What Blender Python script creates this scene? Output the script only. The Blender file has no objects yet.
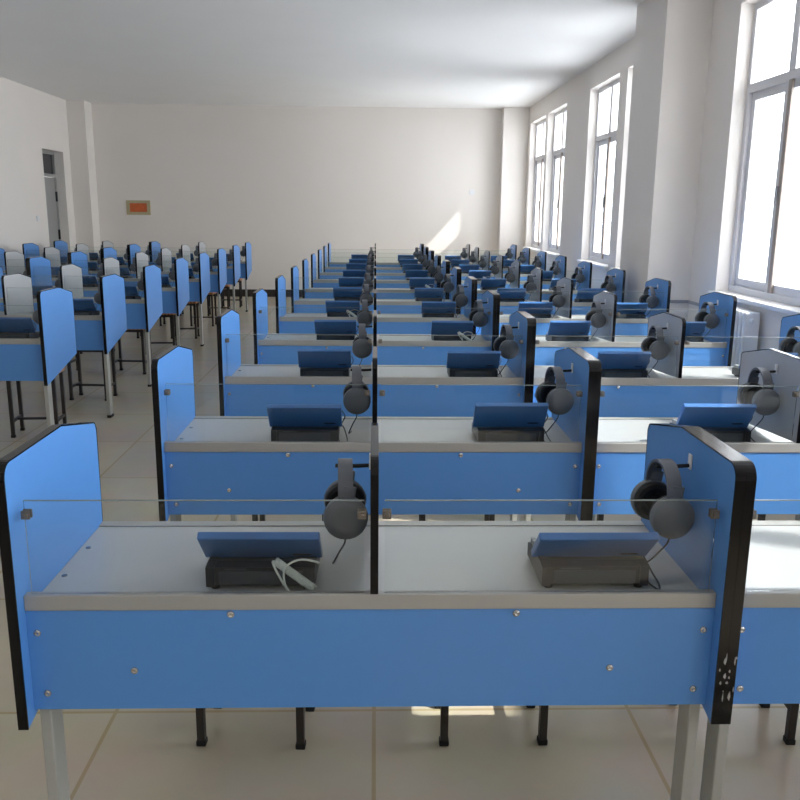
import bpy, bmesh, math, random
from mathutils import Vector, Matrix
random.seed(7)
PI = math.pi
S = bpy.context.scene
C = S.collection

# ------------------------------------------------------------------ materials
def srgb(r, g, b):
    f = lambda c: (c/255/12.92) if c <= 10 else ((c/255+.055)/1.055)**2.4
    return (f(r), f(g), f(b), 1)

def mat(name, col, rough=.5, metal=0, noise=0, scale=40, spec=.5, bump=0):
    m = bpy.data.materials.new(name); m.use_nodes = True
    nt = m.node_tree; b = nt.nodes['Principled BSDF']
    b.inputs['Base Color'].default_value = col
    b.inputs['Roughness'].default_value = rough
    b.inputs['Metallic'].default_value = metal
    b.inputs['Specular IOR Level'].default_value = spec
    if noise or bump:
        tc = nt.nodes.new('ShaderNodeTexCoord')
        n = nt.nodes.new('ShaderNodeTexNoise'); n.inputs['Scale'].default_value = scale
        n.inputs['Detail'].default_value = 4
        nt.links.new(tc.outputs['Object'], n.inputs['Vector'])
        if noise:
            mr = nt.nodes.new('ShaderNodeMapRange')
            mr.inputs['To Min'].default_value = 1-noise; mr.inputs['To Max'].default_value = 1+noise
            nt.links.new(n.outputs['Fac'], mr.inputs['Value'])
            mx = nt.nodes.new('ShaderNodeVectorMath'); mx.operation = 'SCALE'
            mx.inputs[0].default_value = col[:3]
            nt.links.new(mr.outputs['Result'], mx.inputs['Scale'])
            nt.links.new(mx.outputs['Vector'], b.inputs['Base Color'])
        if bump:
            bp = nt.nodes.new('ShaderNodeBump'); bp.inputs['Strength'].default_value = bump
            bp.inputs['Distance'].default_value = .002
            nt.links.new(n.outputs['Fac'], bp.inputs['Height'])
            nt.links.new(bp.outputs['Normal'], b.inputs['Normal'])
    return m

M = {}
M['blue'] = mat('blue_laminate', srgb(84, 142, 210), .38, noise=.03, scale=30)
M['grey_lam'] = mat('grey_laminate', srgb(176, 178, 180), .4, noise=.03, scale=40)
M['top'] = mat('worktop_laminate', srgb(176, 177, 176), .33, noise=.04, scale=60)
M['strip'] = mat('edge_strip_alloy', srgb(166, 165, 162), .35, metal=.2, noise=.02, scale=80)
M['black'] = mat('black_edge_band', srgb(12, 11, 14), .14, noise=.1, scale=60, spec=.32)
M['chip'] = mat('chipped_edge', srgb(170, 168, 165), .7, noise=.2, scale=90)
M['steel'] = mat('screw_steel', srgb(190, 190, 190), .25, metal=.9, noise=.05)
M['clip'] = mat('clip_metal', srgb(120, 112, 104), .4, metal=.5, noise=.08)
M['leg'] = mat('leg_paint', srgb(168, 168, 162), .4, noise=.04)
M['rubber'] = mat('black_rubber', srgb(22, 22, 22), .7, noise=.1)
M['con_dark'] = mat('console_plastic', srgb(44, 47, 54), .4, noise=.06, scale=120)
M['con_panel'] = mat('console_back_plate', srgb(70, 76, 84), .35, noise=.06, scale=120)
M['lid'] = mat('console_lid_blue', srgb(68, 116, 178), .3, noise=.04, scale=50)
M['screen'] = mat('console_screen', srgb(12, 14, 20), .12, noise=.05)
M['button'] = mat('console_button', srgb(165, 168, 170), .5, noise=.05)
M['cord_w'] = mat('pale_cord', srgb(214, 220, 216), .45, noise=.05)
M['cord_d'] = mat('dark_cord', srgb(58, 60, 62), .5, noise=.05)
M['hp'] = mat('headphone_grey', srgb(96, 100, 108), .42, noise=.05, scale=90)
M['hp_dark'] = mat('headphone_pad', srgb(26, 26, 29), .75, noise=.1, scale=90)
M['white_pl'] = mat('white_plastic', srgb(225, 226, 228), .35, noise=.02)
M['frame'] = mat('window_frame_white', srgb(206, 205, 208), .35, noise=.02)
M['mullion_shade'] = mat('shaded_mullion_taupe', srgb(160, 148, 140), .5, noise=.04)  # shade on the window frame, put into the colour
M['sill'] = mat('sill_stone', srgb(232, 230, 228), .3, noise=.04)
M['stool_frame'] = mat('stool_steel', srgb(52, 48, 46), .45, metal=.3, noise=.05)
M['skirt'] = mat('dark_skirting', srgb(52, 46, 42), .35, noise=.08)
M['door'] = mat('door_grey', srgb(150, 150, 148), .45, noise=.04)
M['door_dark'] = mat('dark_glass', srgb(50, 52, 56), .2, noise=.05)
M['rad'] = mat('radiator_white', srgb(222, 224, 228), .4, noise=.02)
M['plq_frame'] = mat('plaque_border', srgb(176, 166, 132), .5, noise=.1, scale=30)
M['plq_red'] = mat('plaque_orange', srgb(196, 96, 48), .5, noise=.25, scale=18)
M['trunk'] = mat('trunking_grey', srgb(150, 150, 154), .5, noise=.03)
M['logo'] = mat('logo_mark', srgb(22, 32, 56), .4, noise=.1)

def wall_mat(name, col):
    m = mat(name, col, .75, noise=.025, scale=1.6, bump=.08)
    return m
M['wall'] = wall_mat('painted_plaster', srgb(228, 222, 216))
M['ceil'] = wall_mat('ceiling_plaster', srgb(240, 240, 240))

def wood():
    m = mat('stool_wood', srgb(176, 112, 62), .45)
    nt = m.node_tree; b = nt.nodes['Principled BSDF']
    tc = nt.nodes.new('ShaderNodeTexCoord'); w = nt.nodes.new('ShaderNodeTexWave')
    w.inputs['Scale'].default_value = 9; w.inputs['Distortion'].default_value = 4
    r = nt.nodes.new('ShaderNodeValToRGB')
    r.color_ramp.elements[0].color = srgb(150, 92, 48); r.color_ramp.elements[1].color = srgb(200, 142, 88)
    nt.links.new(tc.outputs['Object'], w.inputs['Vector']); nt.links.new(w.outputs['Fac'], r.inputs['Fac'])
    nt.links.new(r.outputs['Color'], b.inputs['Base Color'])
    return m
M['wood'] = wood()

def floor_mat():
    m = mat('polished_tiles', srgb(180, 172, 160), .22)
    nt = m.node_tree; b = nt.nodes['Principled BSDF']
    tc = nt.nodes.new('ShaderNodeTexCoord')
    br = nt.nodes.new('ShaderNodeTexBrick'); br.offset = 0
    br.inputs['Scale'].default_value = 1; br.inputs['Brick Width'].default_value = .8
    br.inputs['Row Height'].default_value = .8; br.inputs['Mortar Size'].default_value = .006
    br.inputs['Color1'].default_value = srgb(196, 185, 164); br.inputs['Color2'].default_value = srgb(190, 179, 158)
    br.inputs['Mortar'].default_value = srgb(176, 160, 126)
    n = nt.nodes.new('ShaderNodeTexNoise'); n.inputs['Scale'].default_value = 3; n.inputs['Detail'].default_value = 5
    mx = nt.nodes.new('ShaderNodeMix'); mx.data_type = 'RGBA'; mx.blend_type = 'MULTIPLY'
    mx.inputs['Factor'].default_value = .25
    nt.links.new(tc.outputs['Object'], br.inputs['Vector']); nt.links.new(tc.outputs['Object'], n.inputs['Vector'])
    nt.links.new(br.outputs['Color'], mx.inputs['A']); nt.links.new(n.outputs['Color'], mx.inputs['B'])
    nt.links.new(mx.outputs['Result'], b.inputs['Base Color'])
    return m
M['floor'] = floor_mat()

def glass_mat(name, tint, refl=1.0, haze=0):
    m = bpy.data.materials.new(name); m.use_nodes = True
    nt = m.node_tree; nt.nodes.clear()
    out = nt.nodes.new('ShaderNodeOutputMaterial')
    t = nt.nodes.new('ShaderNodeBsdfTransparent'); t.inputs['Color'].default_value = tint
    g = nt.nodes.new('ShaderNodeBsdfGlossy'); g.inputs['Roughness'].default_value = .02
    f = nt.nodes.new('ShaderNodeFresnel'); f.inputs['IOR'].default_value = 1.4
    mul = nt.nodes.new('ShaderNodeMath'); mul.operation = 'MULTIPLY'; mul.inputs[1].default_value = refl
    mx = nt.nodes.new('ShaderNodeMixShader')
    nt.links.new(f.outputs['Fac'], mul.inputs[0]); nt.links.new(mul.outputs[0], mx.inputs['Fac'])
    nt.links.new(t.outputs[0], mx.inputs[1]); nt.links.new(g.outputs[0], mx.inputs[2])
    nt.links.new(mx.outputs[0], out.inputs['Surface'])
    return m
M['glass'] = glass_mat('screen_glass', (.97, .985, .98, 1), .8)
M['pane'] = glass_mat('window_glass', (.98, .99, 1, 1), .6)
M['glass_edge'] = mat('polished_glass_edge', srgb(118, 128, 126), .2, noise=.03)

# ------------------------------------------------------------------ mesh helpers
class MB:
    def __init__(s): s.bm = bmesh.new(); s.mi = 0
    def _done(s, faces):
        for f in faces: f.material_index = s.mi
    def box(s, x0, x1, y0, y1, z0, z1, bev=0):
        v = [s.bm.verts.new((x, y, z)) for x in (x0, x1) for y in (y0, y1) for z in (z0, z1)]
        q = [(0,1,3,2),(4,6,7,5),(0,4,5,1),(2,3,7,6),(0,2,6,4),(1,5,7,3)]
        fs = [s.bm.faces.new([v[i] for i in f]) for f in q]
        s._done(fs)
        if bev:
            es = list({e for f in fs for e in f.edges})
            r = bmesh.ops.bevel(s.bm, geom=es, offset=bev, segments=2, affect='EDGES', profile=.5)
            s._done(r['faces'])
        return s
    def prism(s, pts, axis, a, b):
        """extrude a 2-D outline along an axis; outline coordinates are the other two axes in order"""
        def P(p, t):
            return {'x': (t, p[0], p[1]), 'y': (p[0], t, p[1]), 'z': (p[0], p[1], t)}[axis]
        A = [s.bm.verts.new(P(p, a)) for p in pts]; B = [s.bm.verts.new(P(p, b)) for p in pts]
        n = len(pts); fs = [s.bm.faces.new(A), s.bm.faces.new(B[::-1])]
        for i in range(n):
            fs.append(s.bm.faces.new((A[i], B[i], B[(i+1) % n], A[(i+1) % n])))
        s._done(fs); return s
    def band(s, outer, inner, axis, a, b):
        """a closed or open strip between two matching outlines (open: ends capped)"""
        def P(p, t):
            return {'x': (t, p[0], p[1]), 'y': (p[0], t, p[1]), 'z': (p[0], p[1], t)}[axis]
        n = len(outer)
        V = [[s.bm.verts.new(P(o[i], t)) for i in range(n)] for o in (outer, inner) for t in (a, b)]
        fs = []
        for i in range(n-1):
            for k, l in ((0,1),(1,3),(3,2),(2,0)):
                fs.append(s.bm.faces.new((V[k][i], V[k][i+1], V[l][i+1], V[l][i])))
        for i in (0, n-1): fs.append(s.bm.faces.new((V[0][i], V[1][i], V[3][i], V[2][i])))
        s._done(fs); return s
    def tube(s, pts, r, seg=8, caps=True):
        pts = [Vector(p) for p in pts]; rings = []
        prev = None
        for i, p in enumerate(pts):
            t = (pts[min(i+1, len(pts)-1)] - pts[max(i-1, 0)]).normalized()
            if prev is None:
                u = t.orthogonal().normalized()
            else:
                u = (prev - t*prev.dot(t))
                u = u.normalized() if u.length > 1e-6 else t.orthogonal().normalized()
            prev = u; w = t.cross(u)
            rr = r[i] if isinstance(r, (list, tuple)) else r
            rings.append([s.bm.verts.new(p + (u*math.cos(2*PI*k/seg) + w*math.sin(2*PI*k/seg))*rr) for k in range(seg)])
        fs = []
        for i in range(len(rings)-1):
            for k in range(seg):
                fs.append(s.bm.faces.new((rings[i][k], rings[i][(k+1) % seg], rings[i+1][(k+1) % seg], rings[i+1][k])))
        if caps:
            fs.append(s.bm.faces.new(rings[0][::-1])); fs.append(s.bm.faces.new(rings[-1]))
        s._done(fs); return s
    def lathe(s, prof, origin, axis, seg=24):
        """profile of (radius, height) spun about an axis through origin"""
        o = Vector(origin); ax = Vector(axis).normalized(); u = ax.orthogonal().normalized(); w = ax.cross(u)
        rings = []
        for (r, h) in prof:
            if r < 1e-6: rings.append([s.bm.verts.new(o + ax*h)])
            else: rings.append([s.bm.verts.new(o + ax*h + (u*math.cos(2*PI*k/seg)+w*math.sin(2*PI*k/seg))*r) for k in range(seg)])
        fs = []
        for a, b in zip(rings, rings[1:]):
            for k in range(seg):
                if len(a) == 1 and len(b) == 1: continue
                if len(a) == 1: fs.append(s.bm.faces.new((a[0], b[k], b[(k+1) % seg])))
                elif len(b) == 1: fs.append(s.bm.faces.new((a[k], a[(k+1) % seg], b[0])))
                else: fs.append(s.bm.faces.new((a[k], a[(k+1) % seg], b[(k+1) % seg], b[k])))
        if len(rings[0]) > 1: fs.append(s.bm.faces.new(rings[0][::-1]))
        if len(rings[-1]) > 1: fs.append(s.bm.faces.new(rings[-1]))
        s._done(fs); return s
    def mesh(s, name, mats, smooth=False):
        bmesh.ops.recalc_face_normals(s.bm, faces=s.bm.faces)
        me = bpy.data.meshes.new(name); s.bm.to_mesh(me); s.bm.free()
        for m in (mats if isinstance(mats, (list, tuple)) else [mats]): me.materials.append(m)
        if smooth:
            for p in me.polygons: p.use_smooth = True
            try: me.set_sharp_from_angle(angle=math.radians(38))
            except Exception: pass
        return me
    def obj(s, name, mats, parent=None, smooth=False):
        return link(name, s.mesh(name, mats, smooth), parent)

def link(name, me, parent=None):
    o = bpy.data.objects.new(name, me); C.objects.link(o)
    if parent: o.parent = parent
    return o

def thing(name, label, cat, loc=(0, 0, 0), rz=0, group=None):
    o = bpy.data.objects.new(name, None); C.objects.link(o); o.empty_display_size = .1
    o.location = loc; o.rotation_euler = (0, 0, rz)
    o['label'] = label; o['category'] = cat
    if group: o['group'] = group
    return o

def copy_tree(o, parent=None):
    c = o.copy(); C.objects.link(c)
    if parent: c.parent = parent
    for ch in list(o.children): copy_tree(ch, c)
    return c

def struct(o, label=None, cat=None):
    o['kind'] = 'structure'
    if label: o['label'] = label
    if cat: o['category'] = cat
    return o

def arc(cx, cz, r, a0, a1, n=6):
    return [(cx + r*math.cos(math.radians(a0+(a1-a0)*i/n)), cz + r*math.sin(math.radians(a0+(a1-a0)*i/n))) for i in range(n+1)]

def inset(pts, d):
    """offset an open outline to its right-hand side by d (mitred)"""
    out = []; n = len(pts)
    for i in range(n):
        p = Vector(pts[i])
        a = (p - Vector(pts[i-1])).normalized() if i > 0 else None
        b = (Vector(pts[i+1]) - p).normalized() if i < n-1 else None
        na = Vector((a.y, -a.x)) if a else None; nb = Vector((b.y, -b.x)) if b else None
        if na is None: m = nb*d
        elif nb is None: m = na*d
        else:
            m = (na+nb); m = m.normalized(); m = m*(d/max(.4, m.dot(na)))
        out.append((p.x+m.x, p.y+m.y))
    return out

# ------------------------------------------------------------------ measured layout (metres)
ROW = 1.1645          # distance between rows
A = .70               # inner width of one seat
T = .019              # end panel thickness
DEPTH = .505
HW = .734             # worktop
HB = .767             # top of front strip
XR, XL = 2.65, -5.2   # right and left wall planes
YB, YF = 14.08, -3.6  # back and front wall planes
HC = 3.3              # ceiling

# ------------------------------------------------------------------ room
MB().box(XL-.6, XR+.5, YF-.1, YB+.3, -.1, 0).obj('floor', M['floor'])['kind'] = 'structure'
MB().box(XL-.6, XR+.24, YF-.1, YB+.3, HC, HC+.12).obj('ceiling', M['ceil'])['kind'] = 'structure'
MB().box(XL-.6, XR+.3, YB, YB+.2, 0, HC).obj('wall_back', M['wall'])['kind'] = 'structure'
MB().box(XL-.6, XR+.3, YF-.2, YF, 0, HC).obj('wall_front', M['wall'])['kind'] = 'structure'
# right wall with window openings
SZ, WT = .945, 3.02
openings = [(12.30, 13.66), (10.82, 12.14), (8.18, 9.50), (6.58, 7.88), (3.62, 5.03), (2.02, 3.36), (.35, 1.75), (-.72, .14), (-2.9, -1.7)]
w = MB(); wx = XR + .24
edges = sorted(openings); y = YF
for (a, b) in edges:
    w.box(XR, wx, y, a, 0, HC)
    w.box(XR, wx, a, b, 0, SZ-.03); w.box(XR, wx, a, b, WT, HC)
    y = b
w.box(XR, wx, y, YB, 0, HC)
w.obj('wall_right', M['wall'])['kind'] = 'structure'

for i, (a, b) in enumerate(openings):
    nm = 'window_%d' % (i+1)
    X0, X1 = XR+.10, XR+.15
    f = MB(); fw = .05
    f.box(X0, X1, a, a+fw, SZ, WT); f.box(X0, X1, b-fw, b, SZ, WT)
    f.box(X0, X1, a+fw, b-fw, SZ, SZ+fw); f.box(X0, X1, a+fw, b-fw, WT-fw, WT)
    f.box(X0, X1, a+fw, b-fw, 2.40, 2.46)                       # transom bar
    root = struct(f.obj(nm, M['frame']))
    mid = (a+b)/2
    MB().box(XR-.05, X0+.02, a-.03, b+.03, SZ-.03, SZ, .006).obj('window_sill', M['sill'], root)
    for k, (p, q, dx) in enumerate(((a+fw, mid+.03, 0), (mid-.03, b-fw, .022))):
        sx = X0+.004+dx; sw = .058
        s_ = MB(); z0, z1 = SZ+fw, 2.40
        s_.box(sx, sx+.02, p, p+sw, z0, z1); s_.box(sx, sx+.02, q-sw, q, z0, z1)
        s_.box(sx, sx+.02, p+sw, q-sw, z0, z0+sw); s_.box(sx, sx+.02, p+sw, q-sw, z1-sw, z1)
        so = s_.obj('sash', M['frame'], root)
        MB().box(sx+.008, sx+.012, p+sw, q-sw, z0+sw, z1-sw).obj('pane', M['pane'], so)
        if k == 0:
            MB().box(X0-.034, X0-.0165, mid-.012, mid+.008, 1.60, 1.72, .004).obj('handle', M['trunk'], so)
    MB().box(X0-.014, X0+.002, mid+.002, mid+.05, SZ+fw, 2.40, .003).obj('mullion', M['frame'], root)
    MB().box(X0-.016, X0+.002, mid-.05, mid+.001, SZ+fw, 2.40, .003).obj('mullion_shaded_half', M['mullion_shade'], root)  # near half of the mullion, its shade painted in taupe
    MB().box(X0+.02, X0+.024, a+fw, b-fw, 2.46, WT-fw).obj('top_pane', M['pane'], root)
    v = MB().box(X0-.004, X0+.05, mid-.045, mid+.045, 2.46, WT-fw).obj('top_mullion', M['frame'], root)

# pillars
struct(MB().box(2.285, XR, 5.58, 6.42, 0, HC).obj('wall_right_pillar', M['wall']))
struct(MB().box(2.21, XR, 13.84, YB, 0, HC).obj('wall_right_corner_pillar', M['wall']))
struct(MB().box(XL, -4.90, 13.70, YB, 0, HC).obj('wall_left_corner_pillar', M['wall']))
# cable trunking around pillar and along the wall
t = MB(); t.box(2.272, XR-.0005, 5.565, 5.58, .795, .82); t.box(XR-.014, XR, 5.06, 5.565, .795, .82)
struct(t.obj('trim_1', M['trunk']))
# left wall with the door opening
dy0, dy1, dz = 12.46, 13.38, 2.44
w = MB(); w.box(XL-.24, XL, YF, dy0, 0, HC); w.box(XL-.24, XL, dy1, YB, 0, HC); w.box(XL-.24, XL, dy0, dy1, dz, HC)
w.obj('wall_left', M['wall'])['kind'] = 'structure'
f = MB(); xd = XL-.2
f.box(xd, xd+.06, dy0, dy0+.05, 0, dz); f.box(xd, xd+.06, dy1-.05, dy1, 0, dz); f.box(xd, xd+.06, dy0+.05, dy1-.05, dz-.05, dz)
f.box(xd, xd+.06, dy0+.05, dy1-.05, 2.03, 2.08)
dr = struct(f.obj('door_1', M['door']), 'grey door with dark transom glass in the left wall', 'door')
lf = MB().box(xd+.01, xd+.045, dy0+.055, dy1-.055, .01, 2.025).obj('door_leaf', M['door'], dr)
MB().box(xd+.02, xd+.03, dy0+.05, dy1-.05, 2.08, dz-.05).obj('transom_pane', M['door_dark'], dr)
for z in (1.10, 1.72):
    MB().box(xd+.045, xd+.075, dy1-.075, dy1-.045, z-.08, z+.08, .004).obj('hinge', M['rubber'], lf)
h = MB(); h.tube([(xd+.045, dy0+.12, 1.02), (xd+.09, dy0+.12, 1.02), (xd+.09, dy0+.24, 1.02)], .009); h.box(xd+.045, xd+.05, dy0+.10, dy0+.14, .95, 1.09)
h.obj('door_handle', M['steel'], lf, True)
# skirting
struct(MB().box(-4.899, 2.209, YB-.015, YB, 0, .13).obj('baseboard_back', M['skirt']))
b = MB(); b.box(XL, XL+.015, YF, dy0, 0, .13); b.box(XL, XL+.015, dy1, 13.70, 0, .13)
struct(b.obj('baseboard_left', M['skirt']))
b = MB(); b.box(XR-.015, XR, YF, 5.58, 0, .13); b.box(XR-.015, XR, 6.42, 13.84, 0, .13)
struct(b.obj('baseboard_right', M['skirt']))

# ------------------------------------------------------------------ small wall fixtures
p = thing('wall_plaque', 'small framed notice with orange middle on the back wall', 'plaque', (-4.19, YB, 1.555))
f = MB(); f.box(-.21, .21, -.02, 0, .075, .125); f.box(-.21, .21, -.02, 0, -.125, -.075); f.box(-.21, -.15, -.02, 0, -.075, .075); f.box(.15, .21, -.02, 0, -.075, .075)
f.obj('plaque_frame', M['plq_frame'], p)
MB().box(-.15, .15, -.012, 0, -.075, .075).obj('notice', M['plq_red'], p)
def plate(name, label, cat, loc, rz):
    p = thing(name, label, cat, loc, rz)
    MB().box(-.045, .045, -.01, 0, -.045, .045, .003).obj('plate', M['white_pl'], p)
    MB().box(-.02, .02, -.014, -.01, -.03, .03, .001).obj('rocker', M['white_pl'], p)
plate('wall_socket', 'small square white plate on back wall near right corner pillar', 'socket', (1.72, YB, 1.88), 0)
plate('light_switch', 'pale switch plate on the left wall beside the grey door', 'switch', (XL, 12.05, 1.37), PI/2)

# radiator under the near window
r = thing('radiator', 'white ribbed radiator on the wall under the nearest window', 'radiator', (2.51, 4.10, 0))
for k in range(14):
    s_ = MB(); yk = .03 + k*.062
    s_.box(0, .11, yk, yk+.042, .16, .88, .012)
    s_.obj('fin', M['rad'], r)
for z in (.22, .82): MB().tube([(.055, .0, z), (.055, .92, z)], .018, 10).obj('pipe', M['rad'], r, True)
for yy in (.15, .75): MB().box(.03, .08, yy, yy+.03, 0, .16).obj('foot', M['rad'], r)

# ------------------------------------------------------------------ carrel desk prototype
# outline of an end panel in (y, z), walked from the far bottom round the top to the near bottom
R_ = .032
end_top = [(DEPTH, .60), (DEPTH, .985)] + arc(DEPTH-.02, .984, .02, 0, 75, 4) + [(.274, 1.05)] + \
          [(y, z) for y, z in arc(-.035+R_, 1.05-R_, R_, 90, 180, 6)] + [(-.035, .49)]
end_top.reverse()      # near bottom -> far bottom: inside lies to the right
div_top = [(0, .768), (0, 1.05-R_)] + arc(R_, 1.05-R_, R_, 180, 90, 6) + [(.274, 1.05)] + arc(DEPTH-.02, .984, .02, 75, 0, 4) + [(DEPTH, HW+.001)]

ME = {}
def panel_meshes(tag_, outline, t, m):
    ins = inset(outline, .0035)
    core = MB(); core.prism(ins, 'x', -t/2, t/2)
    ME[tag_] = core.mesh(tag_, m)
    bd = MB(); bd.band(outline, ins, 'x', -t/2-.0006, t/2+.0006)
    ME[tag_+'_band'] = bd.mesh('edge_band', M['black'])
panel_meshes('end_panel', end_top, T, M['blue'])
panel_meshes('divider', div_top, .015, M['grey_lam'])
# chipped copy of the edge band for the worn front desk: small pale flakes stand on the near edge
def chipped_band(seed):
    rnd = random.Random(seed)
    bd = MB(); bd.band(end_top, inset(end_top, .0035), 'x', -T/2-.0006, T/2+.0006); bd.mi = 1
    for k in range(7):
        z = .55 + .0155*k + rnd.uniform(-.004, .004); x = rnd.choice((-.0075, -.004, .0, .005, .0075)); wv = rnd.uniform(.0009, .0032); h = rnd.uniform(.003, .016)
        bd.prism([(x-wv, z), (x+wv*.3, z-h*.4), (x+wv, z+h*.2), (x+wv*.4, z+h), (x-wv*.6, z+h*.6)], 'y', -.0362, -.0349)
    return bd.mesh('edge_band', [M['black'], M['chip']])

ME['worktop'] = MB().box(-A+.0005, A-.0005, .0225, DEPTH-.004, HW-.025, HW, .0015).mesh('worktop', M['top'])
ME['back_strip'] = MB().box(-A+.001, A-.001, DEPTH-.034, DEPTH-.002, HW+.0002, HW+.003).mesh('back_strip', M['strip'])
ME['front_strip'] = MB().box(-A+.0005, A-.0005, 0, .022, HW, HB, .002).mesh('front_strip', M['strip'])
ME['modesty_panel'] = MB().box(-A+.0005, A-.0005, .003, .0195, .513, HW-.0008).mesh('modesty_panel', M['blue'])
ME['glass'] = MB().box(-.333, .333, .009, .014, HB, .9625).mesh('glass_screen', M['glass'])
ME['glass_edge'] = MB().box(-.333, .333, .009, .014, .9625, .964).mesh('polished_edge', M['glass_edge'])
cl = MB(); cl.box(-.009, .009, .003, .0085, -.009, .009, .002); cl.box(-.009, .009, .0145, .020, -.009, .009, .002); cl.lathe([(.006, 0), (.005, .003), (0, .004)], (0, .003, 0), (0, -1, 0), 10)
ME['clip'] = cl.mesh('glass_clip', M['clip'])
ME['screw'] = MB().lathe([(.0078, 0), (.0072, .0022), (.004, .0038), (.003, .0030), (0, .0028)], (0, 0, 0), (0, -1, 0), 12).mesh('screw', M['steel'], True)
ME['screw_top'] = MB().lathe([(.0065, 0), (.006, .0025), (0, .0035)], (0, 0, 0), (0, 0, 1), 10).mesh('screw', M['steel'], True)
hk = MB(); hk.box(-.004, 0, -.009, .009, -.012, .022, .0015)
hk.mi = 1; hk.tube([(-.003, 0, -.004), (-.03, 0, -.0055), (-.068, 0, -.0055), (-.078, 0, -.0045)], .0045, 8)
ME['hook'] = hk.mesh('headphone_hook', [M['white_pl'], M['rubber']], True)
ME['leg'] = MB().box(-.012, .012, .021, .083, .02, HW-.0255, .003).mesh('leg', M['leg'])
ME['foot'] = MB().box(-.015, .015, .017, .087, 0, .02, .003).mesh('foot_cap', M['rubber'])

def make_desk(name, detail, chips=0):
    root = thing(name, 'x', 'desk', group='two-seat carrel desks in rows')
    for n in ('worktop', 'back_strip', 'front_strip', 'modesty_panel'): link(n, ME[n], root)
    for s in (-1, 1):
        e = link('end_panel', ME['end_panel'], root); e.location.x = s*(A+T/2)
        b_ = link('edge_band', ME['end_panel_band'], e)
        if chips == s: b_.data = chipped_band(3 if s > 0 else 5)
        l = link('leg', ME['leg'], root); l.location.x = s*(A-.014)
        link('foot_cap', ME['foot'], l)
        g = link('glass_screen', ME['glass'], root); g.location.x = s*.3535
        link('polished_edge', ME['glass_edge'], g)
        if detail:
            for q in (-1, 1):
                c_ = link('glass_clip', ME['clip'], g); c_.location = (q*.329, 0, .935)
    d = link('divider', ME['divider'], root); link('edge_band', ME['divider_band'], d)
    for x in (-.0075, A): 
        k = link('headphone_hook', ME['hook'], root); k.location = (x-.0006, .20, .983)
    if detail:
        for s in (-1, 1):
            for x, z in ((.68, .685), (.67, .55), (.49, .60), (.29, .724)):
                k = link('screw', ME['screw'], root); k.location = (s*x, .003, z)
        for yy in (.17, .33):
            k = link('screw', ME['screw_top'], root); k.location = (-.68, yy, HW)
    return root

ORD = ['front', 'second', 'third', 'fourth', 'fifth', 'sixth', 'seventh', 'eighth', 'ninth', 'tenth', 'eleventh']
BACK = {10: 'last row by back wall', 9: 'second row from back wall', 8: 'third row from back wall', 7: 'fourth row from back wall',
        6: 'fifth row from back wall', 5: 'sixth row from back wall', 4: 'seventh row from back wall', 3: 'nearest visible row'}
deskA = make_desk('carrel_desk', True, 1); deskB = make_desk('carrel_desk', True, -1); deskD = make_desk('carrel_desk', True); deskF = make_desk('carrel_desk', False)
protos = {id(deskA): False, id(deskB): False, id(deskD): False, id(deskF): False}
def place_desk(proto, x, y, label, group):
    if not protos[id(proto)]: o = proto; protos[id(proto)] = True
    else: o = copy_tree(proto)
    o.location = (x, y, 0); o['label'] = label; o['group'] = group
    return o

XB = 2*(A+T)+.0016                     # centre of the window-side desk of each row
XL1 = -1.97 - A                  # centre of the left block's aisle-side desk
XL2 = XL1 - XB

# ------------------------------------------------------------------ console prototype (origin: middle of the near bottom edge)
def helix(p0, p1, turns, rad, n=14):
    p0, p1 = Vector(p0), Vector(p1); ax = (p1-p0).normalized(); u = ax.orthogonal().normalized(); w_ = ax.cross(u)
    return [p0.lerp(p1, i/(turns*n)) + (u*math.cos(2*PI*i/n)+w_*math.sin(2*PI*i/n))*rad for i in range(turns*n+1)]
def bez(P, n=10):
    """smooth curve through points"""
    P = [Vector(p) for p in P]; out = []
    for i in range(len(P)-1):
        a = P[max(i-1, 0)]; b = P[i]; c = P[i+1]; d = P[min(i+2, len(P)-1)]
        for k in range(n):
            t = k/n
            out.append(.5*((2*b)+(c-a)*t+(2*a-5*b+4*c-d)*t*t+(3*b-a-3*c+d)*t**3))
    out.append(P[-1]); return out

side = [(0, .008), (0, .052), (.035, .055), (.075, .050), (.165, .042), (.175, .038), (.175, .008)]   # (y, z) wedge
b = MB(); b.prism(side, 'x', -.115, -.097); b.prism(side, 'x', .097, .115)
mid_ = [(.006, .010), (.006, .050), (.035, .053), (.075, .048), (.165, .040), (.172, .036), (.172, .010)]
b.prism(mid_, 'x', -.097, .097)
ME['con_base'] = b.mesh('base', M['con_dark'])
b = MB(); b.box(-.088, .088, .0025, .006, .012, .042, .001); b.box(-.075, -.03, .0045, .0058, .0445, .0475, .0005); b.box(.01, .022, .002, .006, .0125, .022); ME['con_back'] = b.mesh('back_plate', M['con_panel'])
ME['con_foot'] = MB().lathe([(.009, 0), (.010, .009), (.008, .0095)], (0, 0, 0), (0, 0, 1), 10).mesh('foot', M['rubber'], True)
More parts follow.
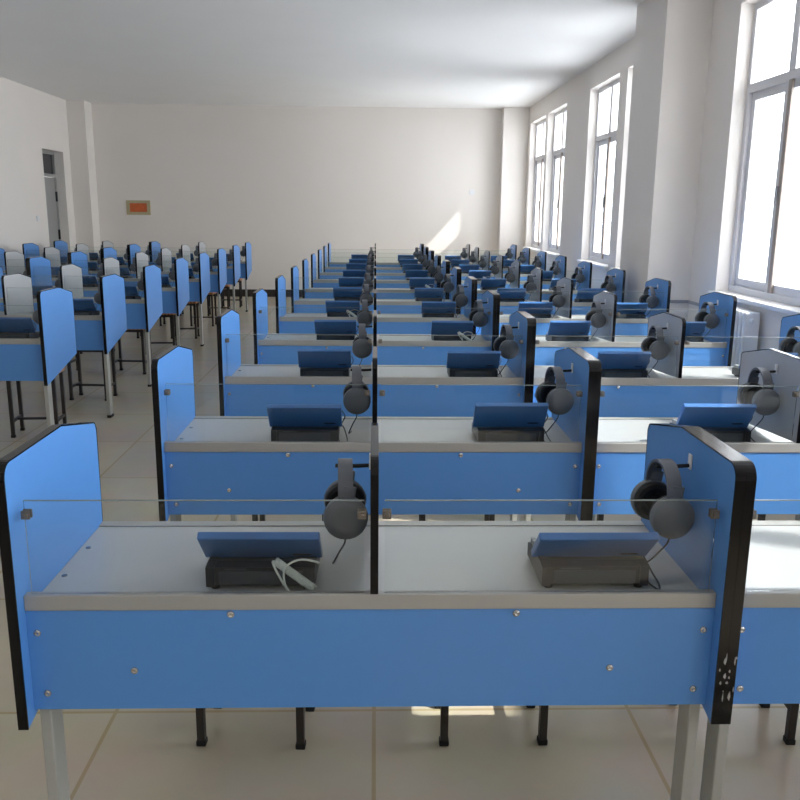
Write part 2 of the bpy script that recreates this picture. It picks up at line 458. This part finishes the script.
# lid, hinge line at origin, leaning back over the base towards -y
lidt = MB(); lidt.box(-.127, .127, -.009, .009, 0, .109, .003); ME['con_lid'] = lidt.mesh('lid', M['lid'])
ME['con_screen'] = MB().box(-.112, .112, .009, .0098, .012, .098).mesh('screen', M['screen'])
lg = MB(); lg.prism([(.062, .022), (.070, .019), (.098, .019), (.106, .022), (.100, .0255), (.068, .0255)], 'y', -.0096, -.009)
ME['con_logo'] = lg.mesh('logo_mark', M['logo'])
kb = MB().box(-.006, .006, -.006, .006, 0, .015, .002); ME['con_key'] = kb.mesh('key', M['button'])
q = MB(); q.tube(helix((.035, -.016, .074), (.116, -.036, .020), 22, .0072, 8), .0027, 5); ME['cord_coil'] = q.mesh('coiled_cord', M['cord_w'], True)
q = MB(); q.tube(bez([(.122, .03, .045), (.120, -.012, .07), (.085, -.024, .080), (.056, -.034, .064), (.060, -.046, .028), (.088, -.049, .008), (.116, -.038, .018)]), .0024, 6)
q.tube(bez([(.035, -.016, .074), (.030, -.022, .072), (.046, -.036, .045), (.070, -.050, .014), (.100, -.052, .004)]), .0024, 6)
ME['cord_loop'] = q.mesh('loop_cord', M['cord_w'], True)
q = MB(); q.tube(bez([(.114, .10, .045), (.130, .10, .04), (.143, .06, .012), (.145, .02, .004), (.135, -.01, .0035), (.118, .012, .012), (.113, .03, .03)]), .0022, 6)
q.tube(bez([(.127, .05, .11), (.137, .055, .09), (.13, .06, .07), (.116, .07, .05)]), .002, 6)
ME['cord_dark'] = q.mesh('loop_cord', M['cord_d'], True)

def make_console(white):
    root = thing('language_console', 'x', 'console', group='listening consoles on the carrel desks')
    base = link('base', ME['con_base'], root); link('back_plate', ME['con_back'], base)
    for sx in (-.098, .098):
        for yy in (.016, .155):
            k = link('foot', ME['con_foot'], base); k.location = (sx, yy, 0)
    lid = link('lid', ME['con_lid'], root); lid.location = (0, .070, .0535); lid.rotation_euler = (math.radians(49), 0, 0)
    link('screen', ME['con_screen'], lid); link('logo_mark', ME['con_logo'], lid)
    for i in range(3):
        for j in range(4):
            k = link('key', ME['con_key'], base); k.location = (-.106+.020*i, .095+.020*j, .0475-.0017*j)
    if white: link('coiled_cord', ME['cord_coil'], root); link('loop_cord', ME['cord_loop'], root)
    else: link('loop_cord', ME['cord_dark'], root)
    return root
conW, conD = make_console(True), make_console(False)
used = set()
def place_console(white, x, y, label, group):
    p = conW if white else conD
    if p.name not in used: used.add(p.name); o = p
    else: o = copy_tree(p)
    o.location = (x, y, HW+.0002); o['label'] = label; o['group'] = group
    o.rotation_euler.z = random.uniform(-.02, .02)
    for c in o.children:
        if c.name.startswith('lid'): c.rotation_euler.x = math.radians((49 if y < .5 else 37) + random.uniform(-3, 3))
    return o

# ------------------------------------------------------------------ headphones prototype (origin: point of the hook arm they hang on)
hp = thing('headphones', 'x', 'headphones', group='headphones hung on partition hooks')
band_o, band_i = [], []
for k in range(25):
    a_ = PI*k/24
    band_o.append((.066*math.cos(a_), -.072+.080*math.sin(a_)**.85)); band_i.append((.060*math.cos(a_), -.072+.0735*math.sin(a_)**.85))
q = MB(); q.band(band_o, band_i, 'x', -.016, .016); HB_ME = q.mesh('headband', M['hp'], True)
link('headband', HB_ME, hp)
cup = MB()
for sgn in (1,):
    cup.lathe([(0, .032), (.022, .0315), (.037, .028), (.0465, .020), (.0485, .008), (.047, .0)], (0, 0, 0), (0, 1, 0), 28)
cup.box(-.014, .014, .004, .012, .038, .070, .003)
CUP = cup.mesh('ear_cup', M['hp'], True)
PAD = MB().lathe([(.045, 0), (.0455, -.006), (.043, -.014), (.035, -.017), (.022, -.012), (.019, -.004), (0, -.003)], (0, 0, 0), (0, 1, 0), 28).mesh('ear_pad', M['hp_dark'], True)
for s in (-1, 1):
    c_ = link('ear_cup', CUP, hp); c_.location = (0, s*.050, -.104)
    c_.rotation_euler = (0, math.radians(8), 0 if s > 0 else PI)
    link('ear_pad', PAD, c_)
    if s < 0: c_.rotation_euler = (0, math.radians(-8), PI)
q = MB(); q.tube(bez([(0, -.055, -.147), (-.003, -.053, -.166), (-.014, -.042, -.19), (-.026, -.015, -.224), (-.028, .025, -.243), (-.018, .07, -.2465)]), .002, 6)
link('cable', q.mesh('cable', M['cord_d'], True), hp)
def place_hp(x, y, label, group, turn, first=[True]):
    if first[0]: o = hp; first[0] = False
    else: o = copy_tree(hp)
    o.location = (x-.0055-.0485*math.cos(turn)-.052*math.sin(turn), y, .984); o['label'] = label; o['group'] = group
    o.rotation_euler = (0, 0, turn)
    return o

# ------------------------------------------------------------------ stool prototype
st = thing('wooden_stool', 'x', 'stool', group='stools behind the carrels')
link('seat', MB().box(-.17, .17, -.12, .12, .425, .45, .006).mesh('seat', M['wood']), st)
LEG = MB().box(-.011, .011, -.011, .011, .018, .425).mesh('leg', M['stool_frame']); TIP = MB().box(-.014, .014, -.014, .014, 0, .018, .003).mesh('rubber_tip', M['rubber'])
for sx in (-1, 1):
    for sy in (-1, 1):
        l = link('leg', LEG, st); l.location = (sx*.145, sy*.097, 0); link('rubber_tip', TIP, l)
for sy in (-1, 1): MB().box(-.134, .134, sy*.097-.008, sy*.097+.008, .40, .424).obj('apron', M['stool_frame'], st)
for sx in (-1, 1): MB().box(sx*.145-.008, sx*.145+.008, -.086, .086, .10, .118).obj('stretcher', M['stool_frame'], st)
MB().box(-.137, .137, -.008, .008, .101, .117).obj('stretcher', M['stool_frame'], st)
def place_stool(x, y, label, group, first=[True]):
    if first[0]: o = st; first[0] = False
    else: o = copy_tree(st)
    o.location = (x, y, 0); o.rotation_euler.z = random.uniform(-.08, .08); o['label'] = label; o['group'] = group

# ------------------------------------------------------------------ lay out the classroom
SEAT = ['aisle-end seat', 'second seat from aisle', 'third seat from aisle', 'window-end seat']
LSEAT = ['aisle-end seat', 'second seat from aisle', 'third seat from aisle', 'door-side seat']
def seat_x(cx, side): return cx + side*.35
def hpx(cx, side): return cx - .0075-.0006 if side < 0 else cx + A-.0006     # face the hook is on
WHITE = {(0, 0), (1, 3), (4, 0), (6, 1), (3, 1), (7, 2)}
for i in range(11):
    y = i*ROW; o_ = ORD[i]
    for d, cx in enumerate((0, XB)):
        where = ['desk at the central aisle', 'desk on the window side'][d]
        pr = (deskA, deskB)[d] if i == 0 else (deskD if i < 4 else deskF)
        place_desk(pr, cx, y, 'blue two-seat carrel desk, %s row of main block, %s' % (o_, where), 'main block carrel desks')
        for k, s in enumerate((-1, 1)):
            c = d*2+k
            white = (i, c) in WHITE
            place_console(white, seat_x(cx, s)+.115+(.008 if s > 0 else -.006), y+.092, 'dark console with blue lid%s, %s main row, %s' % (' and pale coiled cord' if white else '', o_, SEAT[c]), 'main block consoles')
            place_hp(hpx(cx, s), y+.20, 'grey headphones on partition hook, %s main row, %s' % (o_, SEAT[c]), 'main block headphones', random.uniform(.0, .07) if s < 0 else random.uniform(.06, .16))
            if i < 2:
                place_stool(seat_x(cx, s), y+.72, 'wooden stool with dark legs behind %s main row, %s' % (o_, SEAT[c]), 'stools behind the main block')
for i in range(3, 11):
    y = i*ROW
    for d, cx in enumerate((XL1, XL2)):
        if d == 1 and i < 6: continue
        where = ['aisle side', 'door side'][d]
        place_desk(deskF, cx, y, 'blue two-seat carrel desk, left block, %s, %s' % (BACK[i], where), 'left block carrel desks')
        for k, s in enumerate((1, -1)):
            c = d*2+k
            # only the seats inside the frame
            px = 375 + 855*(seat_x(cx, s)+.1)/(y+1.6+.2)
            if px < 8: continue
            place_console(False, seat_x(cx, s)+.115+(.008 if s > 0 else -.006), y+.092, 'dark console with blue lid, left block, %s, %s' % (BACK[i], LSEAT[c]), 'left block consoles')
            place_hp(hpx(cx, s), y+.20, 'dark hanging headphones, left block, %s, %s' % (BACK[i], LSEAT[c]), 'left block headphones', random.uniform(.03, .2))
            if c < 2:
                place_stool(seat_x(cx, s), y+.72, 'wooden stool, left block, %s, %s' % (BACK[i], LSEAT[c]), 'stools behind the left block')

# ------------------------------------------------------------------ light
W = bpy.data.worlds.new('sky'); S.world = W; W.use_nodes = True
bg = W.node_tree.nodes['Background']; bg.inputs['Color'].default_value = (.93, .965, 1, 1); bg.inputs['Strength'].default_value = 9.0
sun = bpy.data.lights.new('sun', 'SUN'); sun.energy = 17.0; sun.angle = math.radians(1.2); sun.color = (1, .96, .9)
so = bpy.data.objects.new('sun', sun); C.objects.link(so)
so.rotation_euler = Vector((-1, .38, -1.06)).to_track_quat('-Z', 'Y').to_euler()
for (a, b) in openings:
    L = bpy.data.lights.new('window_portal', 'AREA'); L.shape = 'RECTANGLE'; L.size = WT-SZ; L.size_y = b-a; L.cycles.is_portal = True
    lo = bpy.data.objects.new('window_portal', L); C.objects.link(lo)
    lo.location = (XR+.22, (a+b)/2, (SZ+WT)/2); lo.rotation_euler = (0, PI/2, 0)
# added fill light behind the camera, not a lamp of the room
L = bpy.data.lights.new('fill_light', 'AREA'); L.shape = 'RECTANGLE'; L.size = 4; L.size_y = 1.5; L.energy = 8; L.color = (.95, .97, 1)
lo = bpy.data.objects.new('fill_light', L); C.objects.link(lo); lo.location = (-1.2, -2.4, 3.2)
lo.rotation_euler = (math.radians(25), 0, 0)

# ------------------------------------------------------------------ camera
cd = bpy.data.cameras.new('camera'); cam = bpy.data.objects.new('camera', cd); C.objects.link(cam)
r_ = Vector((0.9995446940725585, -0.028626091804522358, 0.009536845358629479))
u_ = Vector((-0.0029043031925669533, 0.2233262695354935, 0.9747394227988964))
f_ = Vector((0.030032808299607947, 0.9743233160524073, -0.223141448911402))
m4 = Matrix((( r_.x, u_.x, -f_.x, 0), (r_.y, u_.y, -f_.y, -1.5986), (r_.z, u_.z, -f_.z, 1.5197), (0, 0, 0, 1)))
cam.matrix_world = m4
cd.sensor_width = 36; cd.lens = 36*855.21/800; cd.shift_x = -.5/800; cd.shift_y = 8/800; cd.clip_start = .05; cd.clip_end = 200
S.camera = cam
S.view_settings.view_transform = 'Standard'; S.view_settings.look = 'None'; S.view_settings.exposure = .22
S.cycles.max_bounces = 8; S.cycles.diffuse_bounces = 5; S.cycles.transparent_max_bounces = 32; S.cycles.sample_clamp_indirect = 6
